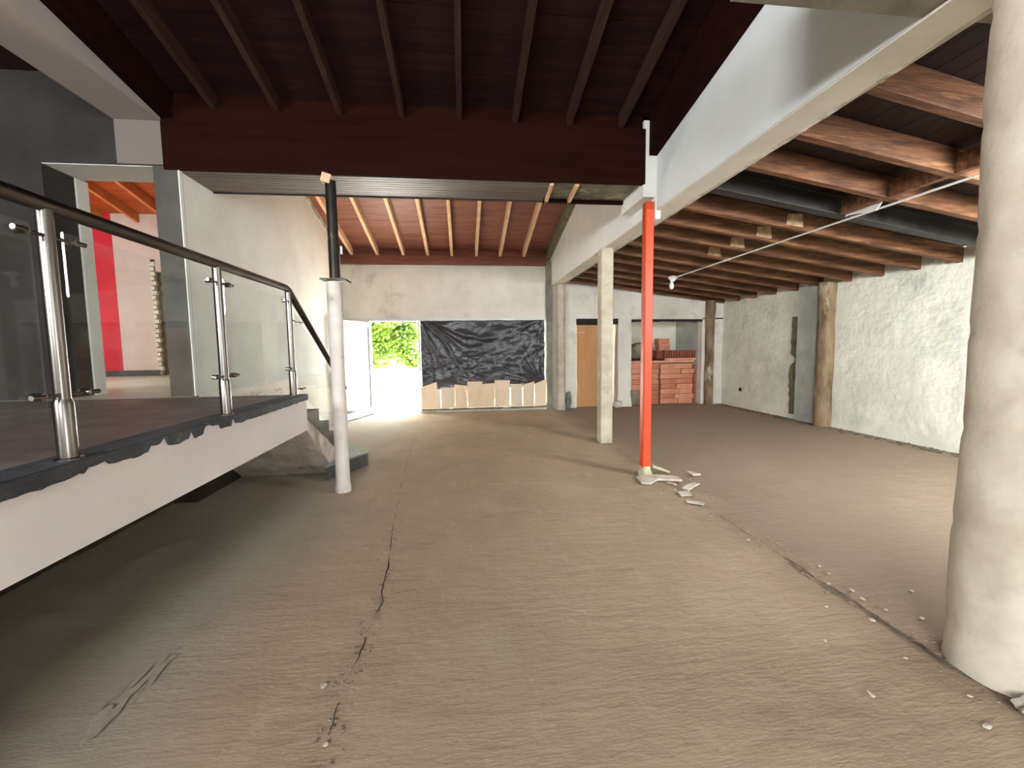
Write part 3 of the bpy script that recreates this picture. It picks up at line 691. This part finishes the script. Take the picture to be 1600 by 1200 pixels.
op = thing('steel_prop', 'bright orange square steel prop under the white beam', 'prop', (2.09, 4.66, 0))
obj('tube', bx(2.035, 2.135, 4.61, 4.71, .10, 3.09, .010), 'orange', op)
obj('foot', lathe(bm_new(), 2.09, 4.66, [(.085, 0), (.08, .04), (.062, .06), (.06, .115)], 18, .008), 'foam', op, smooth=True, label='yellowish mortar foot')
obj('head_plate', bx(2.14, 2.20, 4.60, 4.72, 2.90, 3.13, .003), 'plastic', op, label='small white plate beside the prop head')

# ================================================================== RAILING
PX = -1.63
rl = thing('glass_railing', 'stainless railing with clear glass panels along the raised platform edge', 'railing', (PX, 4.3, 1.06))
hr = [(PX, -3, 2.09), (PX, 4.24, 2.09), (PX, 4.31, 2.075), (PX, 4.38, 2.03), (PX, 6.1, .985)]
obj('handrail', path(bm_new(), hr, .031, 18), 'rail', rl, smooth=True)
for y in (-1.64, -.45, .74, 1.93, 3.12, 4.30):
    top = 2.07
    bm = tube(bm_new(), (PX, y, 1.06), (PX, y, top), .027, seg=22)
    ps = obj('rail_post', bm, 'inox', rl, smooth=True)
    obj('sleeve', lathe(bm_new(), PX, y, [(.047, 1.062), (.047, 1.072), (.034, 1.076), (.034, 1.30), (.03, 1.315)], 22), 'inox', ps, smooth=True)
    for z in (1.965, 1.335):
        for s in (-1, 1):
            if y == 4.30 and s == 1: continue
            bm = tube(bm_new(), (PX+.008, y+s*.02, z), (PX+.008, y+s*.115, z), .0075, seg=10)
            tube(bm, (PX-.014, y+s*.105, z), (PX+.026, y+s*.105, z), .016, seg=14)
            tube(bm, (PX+.02, y+s*.10, z), (PX+.02, y+s*.15, z), .010, seg=10)
            obj('glass_clamp', bm, 'inox', ps, smooth=True)
    if y == 4.30:
        for z in (1.80, 1.14):
            bm = tube(bm_new(), (PX+.008, y+.02, z), (PX+.008, y+.18, z-.02), .0075, seg=10)
            tube(bm, (PX+.02, y+.15, z-.02), (PX+.02, y+.26, z-.02), .010, seg=10)
            obj('glass_clamp', bm, 'inox', ps, smooth=True)
for a, b_ in ((-1.57, -.52), (-.38, .67), (.81, 1.86), (2.0, 3.05), (3.19, 4.23)):
    obj('glass_panel', bx(PX-.005, PX+.005, a, b_, 1.24, 2.0), 'glass', rl)
obj('glass_panel', prism(bm_new(), [(4.40, 1.16), (4.40, 1.90), (5.86, 1.0), (5.86, .24)], 'x', PX-.005, PX+.005), 'glass', rl, label='slanted glass panel beside the stairs')

# ================================================================== STAIRS
st = thing('staircase', 'short flight of dark grey steps with a dusty white side down from the platform', 'stairs', (-1.9, 5.0, 0))
steps = [(4.5, 4.82, .87), (4.82, 5.14, .69), (5.14, 5.44, .51), (5.44, 5.74, .34)]
obj('stringer', prism(bm_new(), [(4.46, .70), (4.46, .90), (4.5, .84), (5.80, .14), (5.80, 0), (5.36, 0)], 'x', -2.685, -1.585), 'dusty', st, label='dusty plastered flight body and side')
for y0, y1, z in steps:
    s = obj('step', prism(bm_new(), [(y0-.02, z), (y1, z), (y1, z-.19), (y1-.05, z-.215), (y0-.02, z-.06)], 'x', -2.68, -1.575), 'step', st)
obj('step', prism(bm_new(), [(-1.60, 5.02), (-1.26, 5.64), (-1.5, 6.03), (-2.68, 6.03), (-2.68, 5.6), (-1.6, 5.6)], 'z', 0, .155), 'step', st, label='splayed bottom step')
obj('tread', prism(bm_new(), [(-1.60, 5.0), (-1.245, 5.645), (-1.5, 6.05), (-2.68, 6.05), (-2.68, 5.6), (-1.6, 5.6)], 'z', .156, .175), 'steptop', st, label='pale stone tread of the bottom step')
bm = bm_new(); rg = random.Random(9)
for k in range(70):
    t = rg.random(); y = 4.6+t*.8; z = .62-t*.62+rg.uniform(0, .06)
    vs = bmesh.ops.create_icosphere(bm, subdivisions=1, radius=rg.uniform(.008, .035))['verts']
    bmesh.ops.scale(bm, vec=(.5, 1.3, .8), verts=vs); bmesh.ops.translate(bm, vec=(rg.uniform(-1.75, -1.6), y, max(.01, z)), verts=vs)
obj('broken_plaster', bm, 'dusty', st, kind='stuff')

# ================================================================== BRICK ALCOVE
bd = obj('wooden_board', bx(2.84, 3.76, 10.42, 10.45, 0, 2.05, .003), 'mdf', base=(3.3, 10.43, 0))
tag(bd, 'tall plain brown board closing the doorway behind the concrete post', 'board')
obj('scrape', bx(2.87, 3.06, 10.417, 10.42, 1.862, 1.872), 'cardgrey', bd)
obj('scrape', bx(3.18, 3.187, 10.417, 10.42, .15, .75), 'clay2', bd)
def hollow_brick(x0, x1, z0, z1, y0, y1, m, holes=False):
    """clay block with a ribbed long face, or its row of cells when seen end-on"""
    bm = bm_new()
    if not holes:
        h = z1-z0; n = 4
        pts = [(y0+.008, z0+.002)]
        for i in range(n):
            a = z0+.004+(h-.008)*i/n; b2 = z0+.004+(h-.008)*(i+1)/n
            pts += [(y0, a+.006), (y0, b2-.006), (y0+.007, b2)]
        pts += [(y1, z1-.002), (y1, z0+.002)]
        prism(bm, pts, 'x', x0, x1)
    else:
        nx_ = 3; w_ = (x1-x0)/nx_; h = z1-z0; nz_ = 3; hh = h/nz_
        box(bm, x0, x1, y0+.05, y1, z0, z1)
        for i in range(nx_+1): box(bm, x0+i*w_-.007 if i else x0, x0+i*w_+.007 if i < nx_ else x1, y0, y0+.05, z0, z1)
        for k in range(nz_+1): box(bm, x0, x1, y0, y0+.05, z0+k*hh-.006 if k else z0, z0+k*hh+.006 if k < nz_ else z1)
    return bm
ordw = ['bottom', 'second', 'third', 'fourth', 'fifth', 'sixth', 'seventh', 'eighth']
rg = random.Random(5)
for rw in range(8):
    z0 = .001+rw*.131
    cut = rg.uniform(.38, .56); e0 = 5.09+rg.uniform(-.02, .03); e1 = 5.985+rg.uniform(-.03, .0)
    for pos, x0, x1 in (('left', e0, e0+cut-.006), ('right', e0+cut, e1)):
        yo = rg.uniform(-.035, .03)
        o = obj('clay_brick', hollow_brick(x0, x1, z0, z0+.129, 10.50+yo, 10.72+yo, 'clay'), rg.choice(['clay', 'clay2', 'clay2']), base=((x0+x1)/2, 10.6, z0))
        tag(o, f'long ribbed terracotta block, {pos} one of the {ordw[rw]} row up in the wide middle stack', 'brick', 'terracotta blocks in the wide middle stack')
for rw in range(5):
    z0 = .46+rw*.125 if rw else .335
    z0 = .37+rw*.14
    for c_, pos in enumerate(('left', 'right')):
        x0 = 4.26+c_*.40+rg.uniform(-.007, .007)+(.02 if rw == 4 else 0); yo = rg.uniform(-.03, .03)
        if rw == 0 and c_ == 0: z_ = z0
        o = obj('clay_brick', hollow_brick(x0, x0+.385, z0, z0+.138, 10.52+yo, 10.75+yo, 'clay'), rg.choice(['clay2', 'clay2', 'clay']), base=(x0+.19, 10.6, z0))
        tag(o, f'pale terracotta block, {pos} of the {ordw[rw]} row in the left stack behind the orange prop', 'brick', 'terracotta blocks in the left stack')
for rw in range(3):
    z0 = .001+rw*.122
    o = obj('clay_brick', hollow_brick(4.62, 5.04, z0, z0+.12, 10.5, 10.74, 'clay'), 'clay', base=(4.8, 10.6, z0))
    tag(o, f'terracotta block at floor level right of the grey concrete block, {ordw[rw]} one up', 'brick', 'terracotta blocks beside the grey block')
gb = obj('concrete_block', bx(4.28, 4.58, 10.48, 10.75, 0, .368, .006), 'tarpbrown', base=(4.4, 10.6, 0)); tag(gb, 'grey concrete block on the floor at the left of the brick stacks', 'block')
for k in range(4):
    z0 = .001+k*.25
    o = obj('clay_brick', hollow_brick(6.0, 6.055, z0, z0+.248, 10.48, 10.7, 'c'), 'clay3', base=(6.03, 10.6, z0))
    tag(o, f'dark red block standing on end at the right of the stacks, {ordw[k]} one up', 'brick', 'upright dark red blocks')
o = obj('clay_slab', bx(4.25, 5.98, 10.46, 10.8, 1.075, 1.13, .004), 'clay2', base=(5, 10.6, 1.07)); tag(o, 'long pale clay slab lying across the tops of the brick stacks', 'slab')
o = obj('plank', bx(4.2, 5.15, 10.44, 10.8, 1.132, 1.175, .003), 'void', base=(4.7, 10.6, 1.13)); tag(o, 'dark plank lying on the left part of the brick stacks', 'plank')
o = obj('clay_slab', bx(5.18, 6.04, 10.46, 10.8, 1.131, 1.19, .004), 'clay2', base=(5.6, 10.6, 1.13)); tag(o, 'short clay slab under the row of end-on hollow blocks', 'slab')
for c_ in range(4):
    x0 = 5.19+c_*.212
    o = obj('hollow_brick', hollow_brick(x0, x0+.205, 1.191, 1.39, 10.5, 10.8, 'c', True), 'clay3', base=(x0+.1, 10.6, 1.191))
    tag(o, f'dark hollow clay block showing its cells, {["leftmost", "second", "third", "rightmost"][c_]} of the top row', 'brick', 'hollow blocks seen end-on')
o = obj('clay_brick', hollow_brick(5.07, 5.36, 1.392, 1.55, 10.55, 10.8, 'c'), 'clay', base=(5.2, 10.6, 1.392)); tag(o, 'terracotta block perched on the top row, lower of the two', 'brick', 'two blocks on top')
o = obj('clay_brick', hollow_brick(5.05, 5.34, 1.551, 1.70, 10.55, 10.8, 'c'), 'clay', base=(5.2, 10.6, 1.551)); tag(o, 'terracotta block at the very top of the brick pile', 'brick', 'two blocks on top')
o = obj('clay_brick', hollow_brick(5.0, 5.17, 1.177, 1.39, 10.52, 10.8, 'c', True), 'clay3', base=(5.1, 10.6, 1.177)); tag(o, 'dark block below the perched pair, left of the end-on row', 'brick')
# canvas bundle
def lump(x0, x1, y0, y1, z0, z1, seed, amp=.25, sub=4):
    bm = bm_new(); bmesh.ops.create_icosphere(bm, subdivisions=sub, radius=1)
    cx, cy, cz = (x0+x1)/2, (y0+y1)/2, z0
    for v in bm.verts:
        n_ = 1+amp*noise.noise(v.co*1.8+Vector((seed, 0, 0)))+amp*.4*noise.noise(v.co*5+Vector((seed, 3, 0)))
        v.co = Vector((cx+v.co.x*n_*(x1-x0)/2, cy+v.co.y*n_*(y1-y0)/2, max(z0, cz+(v.co.z*n_*.5+.5)*(z1-z0))))
    return bm
o = obj('canvas_bundle', lump(4.2, 4.98, 10.5, 10.95, 1.177, 1.60, 3), 'tarpbrown', base=(4.6, 10.7, 1.177), smooth=True); tag(o, 'dusty brown canvas bundle heaped on the dark plank', 'canvas')
o = obj('plastic_bag', lump(6.06, 6.2, 10.46, 10.6, 1.0, 1.35, 8, .3, 3), 'steel', base=(6.0, 10.5, 1.19), smooth=True); tag(o, 'crumpled dark bag at the right end of the brick stacks', 'bag')
o = obj('rubble_sack', lump(2.49, 2.62, 10.04, 10.2, 0, .42, 14, .5, 4), 'stone', base=(2.5, 10.1, 0), smooth=True); tag(o, 'small crumpled grey bundle on the floor behind the far round post', 'bundle')
o = obj('rubble_heap', lump(3.70, 3.92, 10.05, 10.2, 0, .16, 22, .5, 4), 'dusty', base=(3.8, 10.1, 0), smooth=True); tag(o, 'little heap of plaster rubble at the foot of the rough white pier', 'rubble')

# ================================================================== BULB AND CABLE
bz = ZJ(4.13)-.02
cd = tag(obj('conduit', tube(bm_new(), (4.13, 2.1, bz+.01), (4.12, 8.0, bz), .011, seg=10), 'plastic', base=(4.13, 2.1, bz), smooth=True), 'thin white conduit running under the joists to the bulb', 'conduit')
obj('coupler', tube(bm_new(), (4.12, 6.25, bz+.002), (4.12, 6.4, bz+.002), .016, seg=10), 'plastic', cd)
bl = thing('light_bulb', 'small white bulb in a round holder at the end of the conduit', 'light bulb', (4.12, 8.05, bz))
obj('holder', lathe(bm_new(), 4.12, 8.05, [(.03, bz+.05), (.085, bz+.03), (.09, bz), (.05, bz-.035), (.035, bz-.06)][::-1], 20), 'plastic', bl, smooth=True)
obj('bulb', lathe(bm_new(), 4.10, 8.05, [(.012, bz-.215), (.035, bz-.20), (.048, bz-.165), (.042, bz-.12), (.024, bz-.085), (.024, bz-.055)], 20), 'plastic', bl, smooth=True)
bm = bm_new(); prism(bm, [(3.80, 2.86), (4.18, 2.93), (4.20, 2.84), (4.16, 2.845), (3.86, 2.80)], 'x', 4.06, 4.068)
br = tag(obj('metal_bracket', bm, 'plastic', base=(4.07, 4.0, 2.85)), 'white metal bracket hanging between the steel joist and the blocking', 'bracket')
obj('flange', prism(bm_new(), [(4.0, 3.84), (4.066, 3.80), (4.066, 4.18), (4.0, 4.16)], 'z', 2.868, 2.874), 'plastic', br)

# ================================================================== DEBRIS
def slab(pts, z0, z1, bend=0):
    if bend < .012:
        mx_ = sum(p[0] for p in pts)/len(pts); my_ = sum(p[1] for p in pts)/len(pts); pts = [(mx_+(p[0]-mx_)*.72, my_+(p[1]-my_)*.72) for p in pts]; z1 = z0+(z1-z0)*.6
    bm = prism(bm_new(), pts, 'z', z0, z1)
    if bend:
        bmesh.ops.subdivide_edges(bm, edges=bm.edges[:], cuts=3)
        for v in bm.verts: v.co.z += bend*(.5+.5*noise.noise(v.co*6))
    return bm
o = obj('plaster_strip', slab([(1.90, 4.33), (1.93, 4.52), (2.12, 4.56), (2.39, 4.47), (2.37, 4.33), (2.12, 4.40), (1.98, 4.28)], .008, .03, .012), 'chip', base=(2.1, 4.4, 0)); tag(o, 'curved broken white plaster strip at the foot of the orange prop', 'plaster piece')
bm = bm_new(); prism(bm, [(2.182, .085), (2.186, .115), (2.40, .03), (2.39, .008)], 'y', 4.66, 4.71)
o = obj('foam_strip', bm, 'foam', base=(2.2, 4.65, 0)); tag(o, 'pale greenish strip leaning on the foot of the orange prop', 'strip')
o = obj('plaster_shard', slab([(2.20, 4.10), (2.48, 4.30), (2.56, 4.24), (2.25, 4.0)], .008, .03, .01), 'chip', base=(2.4, 4.15, 0)); tag(o, 'flat white plaster shard lying crosswise right of the prop', 'plaster piece')
o = obj('plaster_shard', slab([(2.10, 3.88), (2.12, 4.02), (2.30, 4.02), (2.24, 3.86)], .008, .028, .01), 'chip', base=(2.2, 3.95, 0)); tag(o, 'small squarish plaster shard nearer than the crosswise one', 'plaster piece')
o = obj('plaster_shard', slab([(2.58, 4.48), (2.59, 4.70), (2.72, 4.50)], .008, .04, .01), 'chip', base=(2.6, 4.6, 0)); tag(o, 'triangular white shard standing apart to the right of the prop', 'plaster piece')
o = obj('plaster_shard', slab([(2.06, 3.73), (2.22, 3.60), (2.27, 3.66), (2.1, 3.82)], .008, .024, .01), 'chip', base=(2.15, 3.7, 0)); tag(o, 'thin long white sliver nearest the camera in the debris by the prop', 'plaster piece')
o = obj('plaster_sliver', slab([(2.17, 4.34), (2.23, 4.20), (2.26, 4.21), (2.22, 4.35)], .008, .02, .01), 'chip', base=(2.2, 4.2, 0)); tag(o, 'narrow white sliver running from the plaster strip to the crosswise shard', 'plaster piece')
o = obj('plaster_lump', lump(2.18, 2.30, 1.28, 1.38, 0, .06, 31, .5, 4), 'dustsmear', base=(2.24, 1.33, 0), smooth=True); tag(o, 'pale grey mortar lump on the floor at the foot of the big column', 'plaster piece')
chips = [(-.65, 1.87), (-.55, 1.57), (1.98, 4.02), (2.07, 4.31), (2.06, 4.08), (2.17, 4.11), (2.15, 2.93), (2.22, 2.91), (2.34, 2.41), (2.32, 2.22), (2.30, 2.13), (2.33, 2.02), (2.17, 1.95), (1.79, 1.84), (2.45, 1.93), (1.70, 1.51),
         (2.1, 1.45), (2.0, 1.32), (2.03, 2.09), (2.06, 1.68), (2.66, 2.16), (2.24, 2.3), (2.36, 2.5), (2.14, 3.4), (2.5, 4.4), (2.3, 3.9), (1.95, 4.7), (2.4, 3.8)]
chips[2:] = sorted(chips[2:], key=lambda p: -p[1])
onames = 'first second third fourth fifth sixth seventh eighth ninth tenth eleventh twelfth thirteenth fourteenth fifteenth sixteenth seventeenth eighteenth nineteenth twentieth twenty-first twenty-second twenty-third twenty-fourth twenty-fifth twenty-sixth'.split()
clab = ['tiny white chip left of the floor crack, farther from the camera of two', 'tiny white chip beside the floor crack, nearest the bottom of the photo']
clab += [f'{o_} tiny white plaster chip from the orange prop towards the big column' for o_ in onames]
rg = random.Random(77); rnd_meshes = []
for i, (x, y) in enumerate(chips):
    s = rg.uniform(.005, .011)*(1.3 if y < 2.6 and i % 3 == 0 else 1)
    if i < 5:
        bm = bm_new(); bmesh.ops.create_icosphere(bm, subdivisions=2, radius=1)
        for v in bm.verts: v.co *= 1+.5*noise.noise(v.co*1.5+Vector((i*3, 0, 0)))
        bmesh.ops.scale(bm, vec=(1.5, 1, .4), verts=bm.verts[:])
        o = obj('plaster_chip', bm, 'chip'); rnd_meshes.append(o)
    else:
        o = rnd_meshes[i % 5].copy(); C.objects.link(o)
    o.scale = (s*rg.uniform(.7, 1.3), s, s); o.rotation_euler.z = rg.random()*6; o.location = (x, y, .008+s*.1)
    tag(o, clab[i], 'plaster chip', 'plaster chips scattered on the floor')

# ================================================================== OUTSIDE
gr = struct('ground', bx(-40, 30, 10.5, 60, -.3, -.02), 'street')
struct('wall_8', bx(-30, 20, 30, 30.4, 0, 1.7), 'street', label='pale wall across the street')
tr = thing('tree', 'leafy bright green tree outside the open door', 'tree', (-2.9, 15.2, 0))
bm = tube(bm_new(), (-4.6, 15.6, 0), (-4.3, 15.4, 2.3), .13, .09, 12)
for a in range(7):
    t = a/7*6.28; tube(bm, (-4.3, 15.4, 2.2), (-3.2+1.7*math.cos(t), 15.3+1.2*math.sin(t), 3.0+.7*math.sin(a*2.1)), .05, .015, 8)
obj('trunk', bm, 'bark', tr, smooth=True)
bm = bm_new(); rg = random.Random(8)
clumps = [(-3.2+rg.gauss(0, 1.1), 15.0+rg.gauss(0, .7), 2.75+rg.gauss(0, .65), rg.uniform(.35, .7)) for _ in range(60)]
clumps += [(-2.1, 14.2, 1.75, .42), (-1.75, 14.4, 1.35, .32), (-1.62, 14.3, 1.1, .25), (-2.9, 14.4, 1.75, .4), (-2.4, 14.5, 2.1, .5), (-1.7, 14.5, 2.0, .4)]
for (cx, cy, cz, cr) in clumps:
    for _ in range(int(900*cr)):
        d = Vector((rg.gauss(0, 1), rg.gauss(0, 1), rg.gauss(0, 1))).normalized()*cr*rg.random()**.4
        p = Vector((cx, cy, cz))+d
        if p.z < .85: continue
        a = Vector((rg.gauss(0, 1), rg.gauss(0, 1), rg.gauss(0, .6))).normalized(); b2 = a.orthogonal().normalized()
        L1 = rg.uniform(.08, .16); W1 = L1*.4
        vs = [bm.verts.new(p), bm.verts.new(p+a*L1*.5+b2*W1), bm.verts.new(p+a*L1), bm.verts.new(p+a*L1*.5-b2*W1)]
        bm.faces.new(vs)
obj('foliage', bm, 'leaf', tr, kind='stuff')
for k, x in enumerate((-3.05, -2.75, -2.5, -2.3, -1.9, -1.6)):
    o = obj('kerb_stone', lump(x-.08, x+.08, 16.2, 16.4, -.02, .12+.03*(k % 3), k*5, .4, 3), 'stone', base=(x, 16.3, -.02), smooth=True)
    tag(o, ['leftmost', 'second', 'third', 'fourth', 'fifth', 'rightmost'][k]+' of the low grey stones in a row outside the door', 'stone', 'grey stones outside the door')
